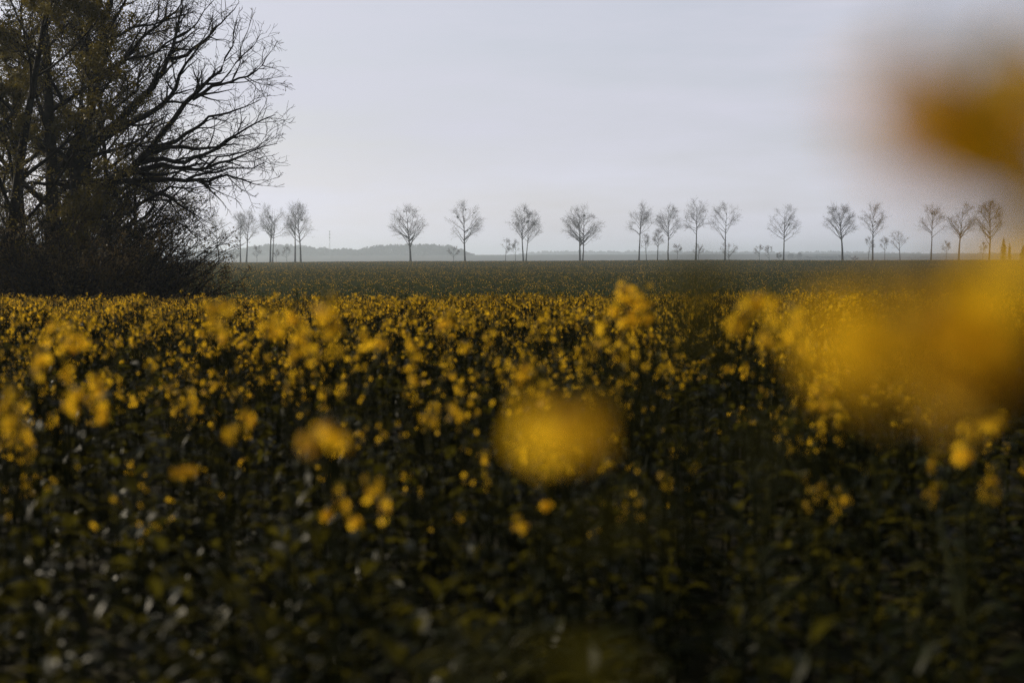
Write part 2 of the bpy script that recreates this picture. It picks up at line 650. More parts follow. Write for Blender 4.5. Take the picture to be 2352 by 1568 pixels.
hero('rapeseed_plant', 'huge orange-brown blurred flower head against the sky at the right edge',
     [(2080, 275, 0.24, 0.26), (2125, 320, 0.245, 0.28), (2185, 310, 0.26, 0.28), (2180, 375, 0.255, 0.28), (2255, 365, 0.28, 0.3), (2260, 290, 0.285, 0.26), (2330, 290, 0.30, 0.32), (2350, 215, 0.31, 0.4), (2345, 350, 0.31, 0.26), (2255, 430, 0.28, 0.2)],
     0.3, seed=3, rad=0.024, foot=(0.50, 0.38, 0), nfl=12, fs=0.010, branch=at(2950, 620, 0.34))
hero('rapeseed_plant', 'largest bright yellow blur, just below the skyline at the right edge',
     [(2150, 770, 0.405, 0.42), (2225, 735, 0.44, 0.42), (2200, 800, 0.425, 0.48), (2262, 800, 0.46, 0.48), (2185, 860, 0.415, 0.46), (2240, 865, 0.445, 0.5), (2275, 860, 0.475, 0.36), (2120, 820, 0.395, 0.36), (2235, 915, 0.44, 0.3),
      (2050, 850, 0.37, 0.26), (1970, 820, 0.36, 0.22), (2080, 790, 0.38, 0.26), (2320, 650, 0.38, 0.18), (2345, 570, 0.34, 0.14)],
     0.36, seed=4, foot=(0.50, 0.55, 0), nfl=10, fs=0.0125, branch=at(2800, 1150, 0.56))
hero('rapeseed_plant', 'round golden blurred flower head right of the lower centre',
     [(1278, 1010, 0.54, 0.28), (1316, 1006, 0.60, 0.34)], 0.46, seed=5, nfl=11, fs=0.011)
hero('rapeseed_plant', 'blurred unopened dark stalk beside the round golden blur',
     [(1590, 880, 0.42, 1.2), (1640, 930, 0.43, 0.9)], 0.5, seed=6, buds=True,
     fol=[(1560, 960, 0.40, 0.04, 0.012, 2.9), (1590, 1060, 0.42, 0.04, 0.012, 0.5), (1620, 1250, 0.42, 0.05, 0.014, 2.4)])
hero('rapeseed_plant', 'tall sharp-edged flower cluster standing above the brow right of centre',
     [(1440, 668, 2.5, 1.5), (1472, 672, 2.52, 1.3), (1441, 700, 2.5, 1.4), (1480, 698, 2.5, 1.3), (1404, 708, 2.55, 0.8), (1385, 742, 2.5, 0.8), (1482, 724, 2.48, 1.1), (1442, 728, 2.5, 1.0)], 3.0, seed=7, rad=0.026)
hero('rapeseed_plant', 'pale yellow blurred heads on the brow between centre and right edge',
     [(1722, 695, 1.5, 1.1), (1775, 692, 1.45, 0.8), (1820, 715, 1.6, 0.9), (1770, 765, 1.7, 0.7), (1690, 720, 1.7, 0.6), (1835, 770, 1.6, 0.6)], 1.5, seed=8)
hero('rapeseed_plant', 'pair of bright round yellow flower discs below the right yellow blur',
     [(1880, 906, 2.0, 1.0), (1908, 880, 2.0, 0.8)], 2.0, seed=9, nfl=34)
hero('rapeseed_plant', 'broad brownish-gold blurred head low left of centre',
     [(745, 1000, 1.15, 0.5), (705, 1030, 1.15, 0.4), (775, 1020, 1.17, 0.5)], 1.0, seed=10)
hero('rapeseed_plant', 'small clump of four bright discs low left of centre',
     [(855, 1112, 2.0, 0.9), (885, 1155, 2.05, 0.6), (780, 1125, 1.9, 0.7), (817, 1205, 2.05, 0.5), (750, 1187, 2.1, 0.5)], 2.0, seed=12)
hero('rapeseed_plant', 'single small orange disc at the lower centre',
     [(1187, 1190, 2.3, 0.8), (1255, 1165, 2.3, 0.4)], 2.3, seed=13)
hero('rapeseed_plant', 'tall blurred stalk with two heads before the left end of the brow',
     [(490, 708, 2.3, 1.0), (520, 700, 2.35, 0.8), (495, 728, 2.3, 0.7), (515, 765, 2.4, 0.7)], 2.3, seed=14)
hero('rapeseed_plant', 'wide blurred group of gold heads left of the centre',
     [(612, 718, 2.2, 0.9), (680, 722, 2.2, 1.0), (690, 765, 2.3, 0.9), (640, 755, 2.3, 0.8), (685, 808, 2.3, 0.9), (705, 790, 2.4, 0.8)], 2.2, seed=15)
hero('rapeseed_plant', 'dim brown blurred stalk over the brow left of centre',
     [(750, 690, 1.7, 0.8), (765, 755, 1.7, 0.8), (740, 720, 1.75, 0.5)], 1.7, seed=16)
hero('rapeseed_plant', 'blurred gold cluster near the left edge under the brow',
     [(150, 765, 2.2, 1.1), (180, 775, 2.2, 1.0), (125, 740, 2.3, 0.7), (100, 810, 2.2, 0.9), (95, 832, 2.3, 0.9), (145, 830, 2.3, 0.7)], 2.2, seed=17)
hero('rapeseed_plant', 'row of gold blurred heads low at the left',
     [(190, 900, 2.0, 0.75), (240, 920, 2.0, 0.8), (228, 905, 2.05, 0.5), (220, 868, 2.4, 0.7), (165, 905, 2.0, 0.6), (435, 905, 2.6, 0.8)], 2.0, seed=18)
hero('rapeseed_plant', 'three orange discs cut by the left edge',
     [(40, 957, 2.0, 0.7), (20, 972, 2.0, 0.6), (60, 985, 2.0, 0.6), (30, 905, 1.7, 0.8)], 2.0, seed=19)
hero('rapeseed_plant', 'gold blurred head low at the right under the largest blur',
     [(2240, 968, 1.5, 0.9), (2280, 965, 1.5, 0.6), (2205, 1040, 2.2, 0.6), (2145, 1050, 2.2, 0.6), (2150, 1115, 2.2, 0.6), (2280, 1085, 1.8, 0.7)], 1.5, seed=20)
hero('rapeseed_plant', 'lone blurred heads at the lower left of the centre line',
     [(565, 953, 2.1, 0.7), (530, 985, 2.0, 0.6), (410, 1090, 1.9, 0.45), (435, 1085, 1.9, 0.35)], 2.1, seed=21)
hero('rapeseed_plant', 'dim olive leafy blur along the bottom edge near the centre',
     [(1300, 1640, 0.55, 0.8)], 0.55, seed=22, buds=True,
     fol=[(1180, 1560, 0.5, 0.06, 0.02, 0.4), (1300, 1530, 0.5, 0.06, 0.018, 2.9)])
hero('rapeseed_plant', 'two gold heads side by side just under the centre',
     [(1175, 845, 2.4, 0.8), (1208, 842, 2.4, 0.8), (1250, 880, 2.4, 0.7), (987, 960, 2.2, 0.7), (1036, 932, 2.3, 0.6)], 2.4, seed=23)
hero('rapeseed_plant', 'small cluster of gold heads left of the tall central cluster',
     [(1035, 720, 2.8, 0.7), (1020, 735, 2.8, 0.7), (950, 800, 2.6, 0.9), (945, 840, 2.6, 0.7), (870, 790, 2.4, 0.9), (840, 775, 2.6, 0.7)], 2.7, seed=24)


# ------------------------------------------------------------------ trees
def wander(rng, p, d, length, n, jit, trop=Vector((0, 0, 0))):
    pts = [p.copy()]
    d = d.normalized()
    for i in range(n):
        d = (d + rvec(rng) * jit + trop).normalized()
        pts.append(pts[-1] + d * (length / n))
    return pts


def along(pts, t):
    x = t * (len(pts) - 1)
    i = min(int(x), len(pts) - 2)
    return pts[i].lerp(pts[i + 1], x - i), (pts[i + 1] - pts[i]).normalized()


def sprout(rng, wood, twig, pts, r0, r1, level, cfg, tips):
    """children of the branch pts; wood gets thick ones, twig thin ones"""
    length = sum((pts[i + 1] - pts[i]).length for i in range(len(pts) - 1))
    n = max(1, int(length * cfg['per_m'][level] * rng.uniform(0.8, 1.2)))
    for k in range(n):
        t = rng.uniform(cfg['t0'], 1.0)
        p, d = along(pts, t)
        side = d.cross(rvec(rng)).normalized()
        an = math.radians(rng.uniform(*cfg['ang']))
        cd = d * math.cos(an) + side * math.sin(an)
        L = cfg['len'][level] * rng.uniform(0.5, 1.25) * (1.25 - 0.85 * t)
        r = max(cfg['rmin'], (r0 + (r1 - r0) * t) * rng.uniform(0.4, 0.62))
        ns = 5 if level == 0 else (4 if level == 1 else 3)
        c = wander(rng, p, cd, L, ns, cfg['jit'], cfg['trop'])
        rr = [r + (cfg['rmin'] * 0.75 - r) * i / ns for i in range(ns + 1)]
        (wood if level == 0 else twig).tube(c, rr, 4 if level == 0 else 3)
        if level + 1 < len(cfg['len']):
            sprout(rng, wood, twig, c, r, cfg['rmin'], level + 1, cfg, tips)
        else:
            tips.append((c[-1], c[1]))


def leaves_at(rng, mb, tips, n, size, spread=0.25, keep=lambda p: True):
    for i in range(n):
        a, b = rng.choice(tips)
        c = a.lerp(b, rng.random()) + rvec(rng) * spread * rng.random()
        if math.sin(c.x * 2.1 + 1.7 * math.sin(c.z * 1.3)) + math.sin(c.z * 2.4 + c.y * 1.9) + math.sin(c.y * 2.2 - c.x * 1.1) < rng.uniform(-1.2, 0.9):
            continue
        if not keep(c):
            continue
        d = rvec(rng)
        e = d.cross(rvec(rng)).normalized()
        s = size * rng.uniform(0.6, 1.3)
        mb.quad(c - d * s, c + e * s * 0.6, c + d * s, c - e * s * 0.6)


def finish_tree(name, label, cat, base, wood, twig, group=None, leaf=None, leaf_mat=None, wm=None, tm=None, extra=()):
    t = thing(name, label, cat, base, group)
    inv = Matrix.Translation(-Vector(base))
    for mb in (wood, twig, leaf):
        if mb:
            mb.v = [inv @ p for p in mb.v]
    wood.build('trunk', wm or M_BARK, t, smooth=True)
    if twig and twig.v:
        twig.build('crown', tm or M_TWIG, t)
    if leaf and leaf.v:
        leaf.build('leaves', leaf_mat, t)
    return t


ZS = 0.4394                                      # zoom picture -> picture units
OAK = dict(per_m=[3.0, 4.2, 4.0], len=[1.65, 0.8, 0.4], t0=0.22, ang=(24, 62), jit=0.27, trop=Vector((0, 0, 0.02)), rmin=0.007)

BIG = dict(per_m=[0.55, 2.2, 3.8, 4.4], len=[2.6, 1.4, 0.75, 0.4], t0=0.15, ang=(18, 42), jit=0.26, trop=Vector((0, 0, 0.02)), rmin=0.008)


def limb_pts(path, d0, d1, rng):
    n = len(path)
    out = []
    for i, (x, y) in enumerate(path):
        d = d0 + (d1 - d0) * i / (n - 1) + rng.uniform(-0.15, 0.15)
        out.append(at((400 + (x - 400) * 0.945) * ZS, y * ZS, d))
    # subdivide with a little zigzag
    res = []
    for i in range(n - 1):
        a, b = out[i], out[i + 1]
        m = a.lerp(b, 0.5) + rvec(rng) * (b - a).length * 0.07
        res += [a, m]
    res.append(out[-1])
    return res


def spreading_tree():
    rng = random.Random(42)
    wood, twig, leaf, tips = MB(), MB(), MB(), []
    D = 50.0
    trunk = limb_pts([(402, 1640), (405, 1400), (412, 1150), (400, 950), (395, 850), (425, 680), (500, 480), (560, 280), (545, 120), (600, -60), (640, -260)], D, D, rng)
    tr = [0.36 - 0.30 * (i / (len(trunk) - 1)) ** 0.8 for i in range(len(trunk))]
    wood.tube(trunk, tr, 9)
    limbs = [  # path, start radius, depth shift at the tip
        ([(420, 830), (560, 690), (700, 560), (830, 450), (905, 310), (950, 180), (985, 40), (1000, -120)], 0.20, 0.5),
        ([(905, 315), (1010, 290), (1100, 220), (1160, 150), (1230, 90), (1300, 10)], 0.09, 1.5),
        ([(400, 900), (520, 740), (700, 640), (860, 560), (950, 460), (1000, 340), (1080, 240), (1170, 170)], 0.17, -2),
        ([(410, 960), (560, 960), (700, 890), (800, 790), (880, 690), (1000, 540), (1100, 450), (1200, 370), (1265, 240), (1290, 100)], 0.21, -0.5),
        ([(1040, 520), (1150, 450), (1250, 430), (1350, 400), (1430, 340), (1475, 270)], 0.075, 0.6),
        ([(1120, 440), (1200, 430), (1280, 330), (1370, 250), (1410, 190)], 0.05, 2),
        ([(800, 790), (950, 740), (1060, 670), (1130, 610), (1240, 590), (1330, 560), (1420, 520)], 0.10, 1),
        ([(790, 800), (900, 770), (1060, 780), (1180, 770), (1290, 700), (1340, 610)], 0.10, -1.5),
        ([(720, 860), (880, 830), (1000, 850), (1100, 810), (1260, 720), (1400, 640), (1500, 600)], 0.12, 0.3),
        ([(560, 960), (700, 900), (880, 860), (1000, 880), (1120, 880), (1250, 840), (1370, 790), (1510, 750)], 0.14, -0.8),
        ([(1110, 885), (1180, 820), (1300, 800), (1400, 770), (1480, 700)], 0.05, 1.2),
        ([(500, 1000), (650, 945), (830, 940), (1000, 945), (1130, 950), (1230, 915), (1320, 940), (1430, 970)], 0.14, 0.2),
        ([(1000, 945), (1120, 905), (1240, 880), (1380, 880), (1440, 850)], 0.06, -1),
        ([(700, 945), (830, 1010), (930, 1040), (1000, 1090), (1070, 1130), (1120, 1160)], 0.08, 1.0),
        ([(420, 1150), (560, 1130), (700, 1110), (820, 1030), (920, 975), (1040, 985), (1150, 960)], 0.11, -1.2),
        ([(420, 1200), (560, 1230), (700, 1180), (830, 1080), (850, 1030), (940, 1060)], 0.09, 1.5),
        ([(430, 1250), (600, 1270), (760, 1200), (900, 1140), (1010, 1190), (1080, 1250)], 0.08, -1.0),
        ([(520, 430), (640, 330), (760, 200), (860, 130), (950, 60), (1030, -60)], 0.11, 1.8),
        ([(545, 330), (600, 200), (690, 150), (830, 130), (950, 90), (1060, 60)], 0.08, -1.5),
        ([(560, 200), (640, 60), (720, -60), (800, -200)], 0.09, 0.5),
        ([(640, 330), (720, 300), (850, 270), (960, 190), (1060, 130), (1180, -20)], 0.07, -2.5),
        ([(425, 700), (330, 560), (260, 420), (200, 300), (150, 150)], 0.12, -1.5),
        ([(500, 480), (470, 300), (430, 150), (400, -50)], 0.10, 1.5),
        ([(400, 900), (300, 790), (180, 720), (60, 690), (-60, 600)], 0.12, 1.2),
        ([(405, 1000), (290, 960), (150, 950), (20, 1000), (-100, 980)], 0.10, -1.4),
        ([(420, 820), (500, 700), (620, 560), (740, 470), (745, 400), (800, 300)], 0.11, -4.0),
        ([(420, 860), (540, 800), (680, 760), (800, 700), (900, 640), (1000, 600)], 0.10, 4.0),
        ([(410, 940), (540, 880), (650, 830), (760, 740), (840, 640), (920, 590)], 0.10, -4.5),
    ]
    for path, r, dz in limbs:
        pts = limb_pts(path, D, D + dz, rng)
        n = len(pts) - 1
        wood.tube(pts, [r + (0.012 - r) * (i / n) ** 0.75 for i in range(n + 1)], 6)
        sprout(rng, wood, twig, pts[max(1, n // 4):], r * 0.8, 0.014, 0, OAK, tips)
        sprout(rng, wood, twig, pts[1:max(3, int(n * 0.6))], r * 0.85, r * 0.5, 0, BIG, tips)
    sprout(rng, wood, twig, trunk[8:], 0.14, 0.05, 0, OAK, tips)
    xlim = at(680 * ZS, 600, D).x
    leaves_at(rng, leaf, tips, 52000, 0.042, 0.3, lambda p: p.x < xlim - 1.0 + rng.gauss(0, 1.6))
    leaves_at(rng, leaf, tips, 2500, 0.03, 0.12)
    b = trunk[0].copy()
    b.z = ground_z(b.x, b.y)
    wood.tube([b - Vector((0, 0, 0.2)), b + Vector((0, 0, 0.4)), trunk[0] + Vector((0, 0, 0.3)), trunk[2]], [0.62, 0.48, 0.4, 0.35], 9)
    return finish_tree('spreading_tree', 'big bare tree whose dark limbs spread right over the field from the copse', 'tree',
                       b, wood, twig, 'trees of the roadside copse', leaf, M_GOLD)


def copse_tree(name, label, px, d, h, seed, lean=0.0, limbs=9, nleaf=0, leafsize=0.035, rad=0.3, mat=None, cfg=None, low=0.22):
    rng = random.Random(seed)
    cfg = cfg or OAK
    wood, twig, leaf, tips = MB(), MB(), MB(), []
    b = at(px, 650, d)
    b.z = ground_z(b.x, b.y)
    tr = wander(rng, b - Vector((0, 0, 0.1)), Vector((lean, 0, 1)), h, 12, 0.06, Vector((0, 0, 0.03)))
    wood.tube(tr, [rad * 1.25] + [rad + (0.03 - rad) * (i / 12) for i in range(1, 13)], 8)
    for k in range(limbs):
        t = low + (0.92 - low) * (k + rng.random()) / limbs
        p, dd = along(tr, t)
        an = rng.uniform(0, 2 * PI) if k % 3 else rng.choice((0.3, 2.9)) + rng.uniform(-.4, .4)
        el = rng.uniform(0.5, 1.1)
        v = Vector((math.cos(an), math.sin(an), el)).normalized()
        L = h * (0.52 - 0.32 * t) * rng.uniform(0.75, 1.15)
        pts = wander(rng, p, v, L, 7, 0.16, Vector((0, 0, 0.05)))
        r = (rad + (0.03 - rad) * t) * rng.uniform(0.4, 0.6)
        wood.tube(pts, [r + (0.012 - r) * i / 7 for i in range(8)], 5)
        sprout(rng, wood, twig, pts, r, 0.014, 0, cfg, tips)
    sprout(rng, wood, twig, tr[8:], 0.1, 0.03, 0, cfg, tips)
    if nleaf:
        leaves_at(rng, leaf, tips, nleaf, leafsize, 0.3)
    return finish_tree(name, label, 'tree', b, wood, twig, 'trees of the roadside copse', leaf if nleaf else None, mat or M_GOLD)


spreading_tree()
copse_tree('dark_tree', 'tall dark trunk with upright limbs just left of the spreading tree', 112, 53, 15.5, 5, 0.02, 16, 42000, 0.042, rad=0.34)
copse_tree('golden_tree', 'golden-leaved tree filling the left edge of the picture', 8, 46, 13.5, 6, 0.02, 20, 110000, 0.048, rad=0.22, low=0.08)
copse_tree('slim_tree', 'slender tree with sparse golden leaves at the back of the copse', 60, 59, 14, 7, 0.0, 15, 50000, 0.048, rad=0.16, low=0.12)
copse_tree('young_tree', 'thin dark stem rising just right of the spreading trunk', 262, 56, 12, 8, 0.02, 14, 22000, 0.042, rad=0.15, low=0.15)

copse_tree('dark_tree', 'dim tree with dense twigs directly behind the spreading trunk', 190, 57, 14, 9, 0.03, 18, 30000, rad=0.2, low=0.1)
copse_tree('slim_tree', 'slim leaning tree at the back between the two dark trunks', 140, 61, 15, 10, 0.05, 18, 36000, rad=0.18, low=0.1)
copse_tree('slim_tree', 'leaning dim tree between the left edge and the tall dark trunk', 62, 55, 11, 13, 0.03, 18, 40000, 0.045, rad=0.17, low=0.06)
copse_tree('young_tree', 'low twiggy tree under the long right limbs of the spreading tree', 315, 57, 7.5, 12, 0.03, 13, 12000, rad=0.12, low=0.12)


def shrub(name, label, px, d, h, w, seed, nstem=46, nleaf=7000, mat=None, ls=0.042):
    rng = random.Random(seed)
    stem, leaf, twig, tips = MB(), MB(), MB(), []
    b = at(px, 650, d)
    b.z = ground_z(b.x, b.y)
    h *= 1.3
    cfg = dict(per_m=[4.5, 5.0], len=[0.75, 0.35], t0=0.15, ang=(20, 55), jit=0.2, trop=Vector((0, 0, 0.0)), rmin=0.0055)
    for k in range(nstem * 2):
        an = rng.uniform(0, 2 * PI)
        q = b + Vector((math.cos(an), math.sin(an), 0)) * w * 0.3 * math.sqrt(rng.random()) - Vector((0, 0, 0.1))
        v = Vector((math.cos(an) * 0.75, math.sin(an) * 0.75, rng.uniform(0.75, 1.7)))
        L = h * rng.uniform(0.6, 1.1)
        pts = wander(rng, q, v, L, 7, 0.09, Vector((math.cos(an) * 0.04, math.sin(an) * 0.04, -0.04)))
        stem.tube(pts, [0.022 + (0.007 - 0.022) * i / 7 for i in range(8)], 4)
        sprout(rng, stem, twig, pts, 0.016, 0.007, 0, cfg, tips)
    if nleaf:
        leaves_at(rng, leaf, tips, nleaf, ls, 0.2)
    t = thing(name, label, 'shrub', b, 'undergrowth shrubs below the copse')
    inv = Matrix.Translation(-b)
    for mb in (stem, twig, leaf):
        mb.v = [inv @ p for p in mb.v]
    stem.build('stems', M_TWIG, t)
    twig.build('twigs', M_TWIG, t)
    if nleaf:
        leaf.build('leaves', mat or M_BROWN, t)


shrub('shrub', 'dark shrub at the left edge under the golden tree', 20, 44, 4.0, 3.6, 21, 50, 16000)
shrub('shrub', 'pale brownish bramble shrub below the tall dark trunk', 150, 43.5, 3.2, 3.4, 22, 50, 15000)
shrub('shrub', 'dark dense shrub at the foot of the spreading tree', 205, 45, 3.8, 3.4, 23, 50, 15000)
shrub('shrub', 'dark shrub between spreading trunk and outermost arching shrub', 285, 46, 3.3, 2.6, 24, 46, 13000)
shrub('shrub', 'outermost shrub with arching stems at the right end of the copse', 362, 47, 2.3, 2.0, 25, 50, 12000)
shrub('shrub', 'tall olive shrub at the back of the copse undergrowth', 90, 52, 4.6, 4.2, 26, 48, 16000, M_GOLD)
shrub('shrub', 'tall dim shrub behind the foot of the spreading tree', 250, 54, 4.2, 3.6, 27, 46, 14000)

shrub('shrub', 'highest olive shrub standing between golden tree and tall dark trunk', 55, 50, 5.6, 3.6, 28, 56, 26000, M_GOLD, 0.045)
shrub('shrub', 'high dim shrub filling the gap between the two dark trunks', 145, 49, 5.2, 3.0, 29, 50, 22000, M_GOLD, 0.045)


def poplar(name, label, px, ytop, wpx, d=600.0, ybase=600, fork=0.36, lean=0.0, twins=0, mist=(), seed=0, limbs=17, trunk_w=1.0, shape=1.0,
           group='bare trees in the row along the skyline', top_dense=0.0, cat='tree'):
    rng = random.Random(seed * 7 + 3)
    fork += 0.05
    trunk_w *= rng.uniform(0.85, 1.15)
    pp = d / F
    c = at(px, ybase, d)
    b = Vector((c.x, c.y, ground_z(c.x, c.y)))
    top = at(px, ytop, d).z
    h = top - b.z
    w = wpx * pp
    wood, twig = MB(), MB()
    big = h > 14
    r0 = (0.0165 if big else 0.013) * h * trunk_w
    stems = [b] if not twins else [b, b + Vector((twins * pp, rng.uniform(-.6, .6), 0))]
    rm = 0.02 if big else 0.018
    for si, sb in enumerate(stems):
        hh = h * (1.0 if si == 0 else 0.94)
        tr = wander(rng, Vector(sb), Vector((lean * rng.uniform(0.5, 1.0) + (0 if si == 0 else 0.03), 0, 1)), hh * 0.93, 9, 0.045, Vector((0, 0, 0.03)))
        rs = r0 * (1 if si == 0 else 0.75)
        wood.tube(tr, [rs * 1.25] + [rs * max(0.07, 1 - (i / 9) ** 0.9 * 0.96) for i in range(1, 10)], 6)
        nl = int(limbs * 1.2) if not twins else int(limbs * 0.9)
        for k in range(nl):
            th = math.radians(rng.choice((rng.uniform(4, 55), rng.uniform(30, 82), rng.uniform(60, 100))))
            an = rng.uniform(0, 2 * PI) if k % 2 else rng.choice((0.0, PI)) + rng.uniform(-0.6, 0.6)
            o = Vector((math.cos(an), math.sin(an), 0))
            k_ = rng.uniform(0.9, 1.03) if rng.random() < 0.8 else rng.uniform(0.5, 0.9)
            zt = 0.63 + 0.365 * math.cos(th) * k_
            rad = w * 0.5 * math.sin(th) * k_ * shape
            t = zt - 0.06 - rad / hh * rng.uniform(0.3, 1.0) - 0.08 * rng.random()
            t = min(0.84, max(fork * rng.uniform(0.9, 1.3), t))
            p, _ = along(tr, min(0.95, t / 0.93))
            e = Vector((tr[-1].x * 0.4 + p.x * 0.6, p.y, sb[2] + zt * hh)) + o * rad
            mid = p.lerp(e, 0.5) + o * rad * rng.uniform(-0.05, 0.14) + Vector((0, 0, hh * rng.uniform(-0.03, 0.03)))
            q = []
            for s in range(7):
                u = s / 6
                q.append(p * (1 - u) ** 2 + mid * (2 * u * (1 - u)) + e * u * u + rvec(rng) * 0.012 * hh * (0.3 if s < 2 else 0.7))
            r = rs * (1 - t * 0.85) * rng.uniform(0.42, 0.62)
            wood.tube(q, [max(rm, r * (1 - 0.9 * s / 6)) for s in range(7)], 4)
            nt = int((15 if big else 10) * (1 + top_dense * (zt > 0.75)))
            for j in range(nt):
                u = rng.uniform(0.15, 1.0) ** 0.6
                pp_, dd = along(q, u)
                sd = dd.cross(rvec(rng)).normalized()
                an2 = math.radians(rng.uniform(25, 65))
                v = dd * math.cos(an2) + sd * math.sin(an2)
                L = hh * rng.uniform(0.06, 0.17) * (1.15 - 0.5 * u)
                tw = wander(rng, pp_, v, L, 4, 0.2, Vector((0, 0, 0.05)))
                twig.tube(tw, [rm, rm * 0.9, rm * 0.75, rm * 0.6, rm * 0.4], 3)
                for m in range(5):
                    a2, d2 = along(tw, rng.uniform(0.15, 1))
                    s2 = d2.cross(rvec(rng)).normalized()
                    v2 = d2 * 0.8 + s2 * 0.7
                    tw2 = wander(rng, a2, v2, L * rng.uniform(0.3, 0.65), 2, 0.2, Vector((0, 0, 0.03)))
                    twig.tube(tw2, [rm * 0.7, rm * 0.6, rm * 0.4], 3)
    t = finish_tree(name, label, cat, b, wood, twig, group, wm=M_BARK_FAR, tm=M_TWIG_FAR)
    for (mx, my, mr) in mist:
        mb = MB()
        R_ = mr * pp
        for k in range(130):
            v = rvec(rng)
            tip = v * R_ * rng.uniform(0.75, 1.1)
            mb.tube([v * R_ * 0.1, tip], [R_ * 0.05, R_ * 0.03], 3)
            e = rvec(rng)
            g = e.cross(rvec(rng)).normalized()
            s = R_ * 0.2
            mb.quad(tip - e * s, tip + g * s * .6, tip + e * s, tip - g * s * .6)
        o = mb.build('mistletoe', M_MISTLE, t)
        o.location = at(mx, my, d) - b
    return t


TALL = [
    ('tall bare twin poplar with a round mistletoe ball at the centre of its crown', 621, 467, 58, dict(d=640, ybase=596, twins=5, mist=((620.5, 498.7, 3.2),), fork=0.33, lean=-0.01)),
    ('bare poplar with slim left-leaning crown beside the mistletoe-bearing forked tree', 677.5, 466, 46, dict(d=640, ybase=596, fork=0.36, lean=0.02)),
    ('bare low-forked tree with mistletoe ball and drooping lower branches, left of the mast', 691, 470, 56, dict(d=635, ybase=596, fork=0.16, mist=((693.5, 505.4, 3),), limbs=20)),
    ('bare dense-crowned tree with thick short trunk standing before the hazy wood', 943, 474, 80, dict(ybase=597, fork=0.24, limbs=26, trunk_w=1.5, mist=((928, 486, 1.6), (919, 504, 1.8)))),
    ('wide open bare crown with a big mistletoe ball on its left side', 1068, 468, 92, dict(ybase=597, fork=0.28, limbs=20, mist=((1051, 499, 3.2), (1069.5, 481.5, 2.2), (1089, 489, 1.8)))),
    ('bare twin-trunked tree with an egg-shaped crown and dark mistletoe in mid-crown', 1202, 475, 60, dict(ybase=598, twins=6, fork=0.3, limbs=24, mist=((1212, 509, 3.2), (1226, 512, 2.4)))),
    ('round bare crown on two trunks standing alone with mistletoe near its top right', 1332, 475, 84, dict(ybase=598, twins=6, fork=0.28, limbs=26, mist=((1342.4, 495.7, 2.6), (1306.5, 517.5, 1.6), (1349, 545, 1.6)))),
    ('first of four close tall trees, slender bare crown with a tiny dark ball', 1467.5, 468, 54, dict(ybase=599, fork=0.38, mist=((1470.5, 488.4, 1.4),))),
    ('second of four close tall trees, bare fan-shaped crown with dark centre', 1535, 474, 62, dict(ybase=599, fork=0.34, limbs=21, lean=-0.02)),
    ('highest of the four close tall trees, slim bare fan on a straight trunk', 1598, 460, 57, dict(ybase=600, fork=0.44)),
    ('last of four close tall trees, bare with a big limb forking to the right', 1665, 470, 78, dict(ybase=600, fork=0.26, limbs=14, lean=-0.01)),
    ('lone bare poplar with a flat dark nest low on its right limb', 1799.5, 472, 70, dict(ybase=600, fork=0.3, mist=((1811.8, 516.8, 2.6),))),
    ('bare poplar with heavy dense flat-topped crown right of the lone nest tree', 1935, 469, 72, dict(ybase=601, fork=0.34, limbs=22, top_dense=0.8, trunk_w=1.2)),
    ('narrow pale bare poplar with a mistletoe ball at its fork', 2004, 469, 57, dict(ybase=601, fork=0.34, mist=((2009.8, 509.5, 2.7),))),
    ('bare poplar with a mistletoe ball high in a tawny crown near the blurred flower', 2138, 472, 55, dict(ybase=602, fork=0.38, mist=((2141, 490.5, 2.6),))),
    ('broad tawny bare crown directly under the tip of the blurred flower head', 2202, 468, 73, dict(ybase=602, fork=0.32, limbs=20)),
    ('darkest dense bare tree at the right end of the row beside the conifers', 2272, 463, 62, dict(ybase=602, fork=0.22, limbs=27, top_dense=0.4)),
    ('pale bare tree half hidden behind the arching shrub', 503, 494, 44, dict(d=660, ybase=595, fork=0.3)),
    ('left of two slim bare trees between copse and mistletoe tree', 552.6, 489, 42, dict(d=660, ybase=595, fork=0.3, lean=-0.02)),
    ('right of two slim bare trees between copse and mistletoe tree', 565.5, 488, 38, dict(d=665, ybase=595, fork=0.34, lean=0.02)),
]
for i, (lab, px, yt, w, kw) in enumerate(TALL):
    poplar('bare_poplar', lab, px, yt, w, seed=i + 1, **kw)
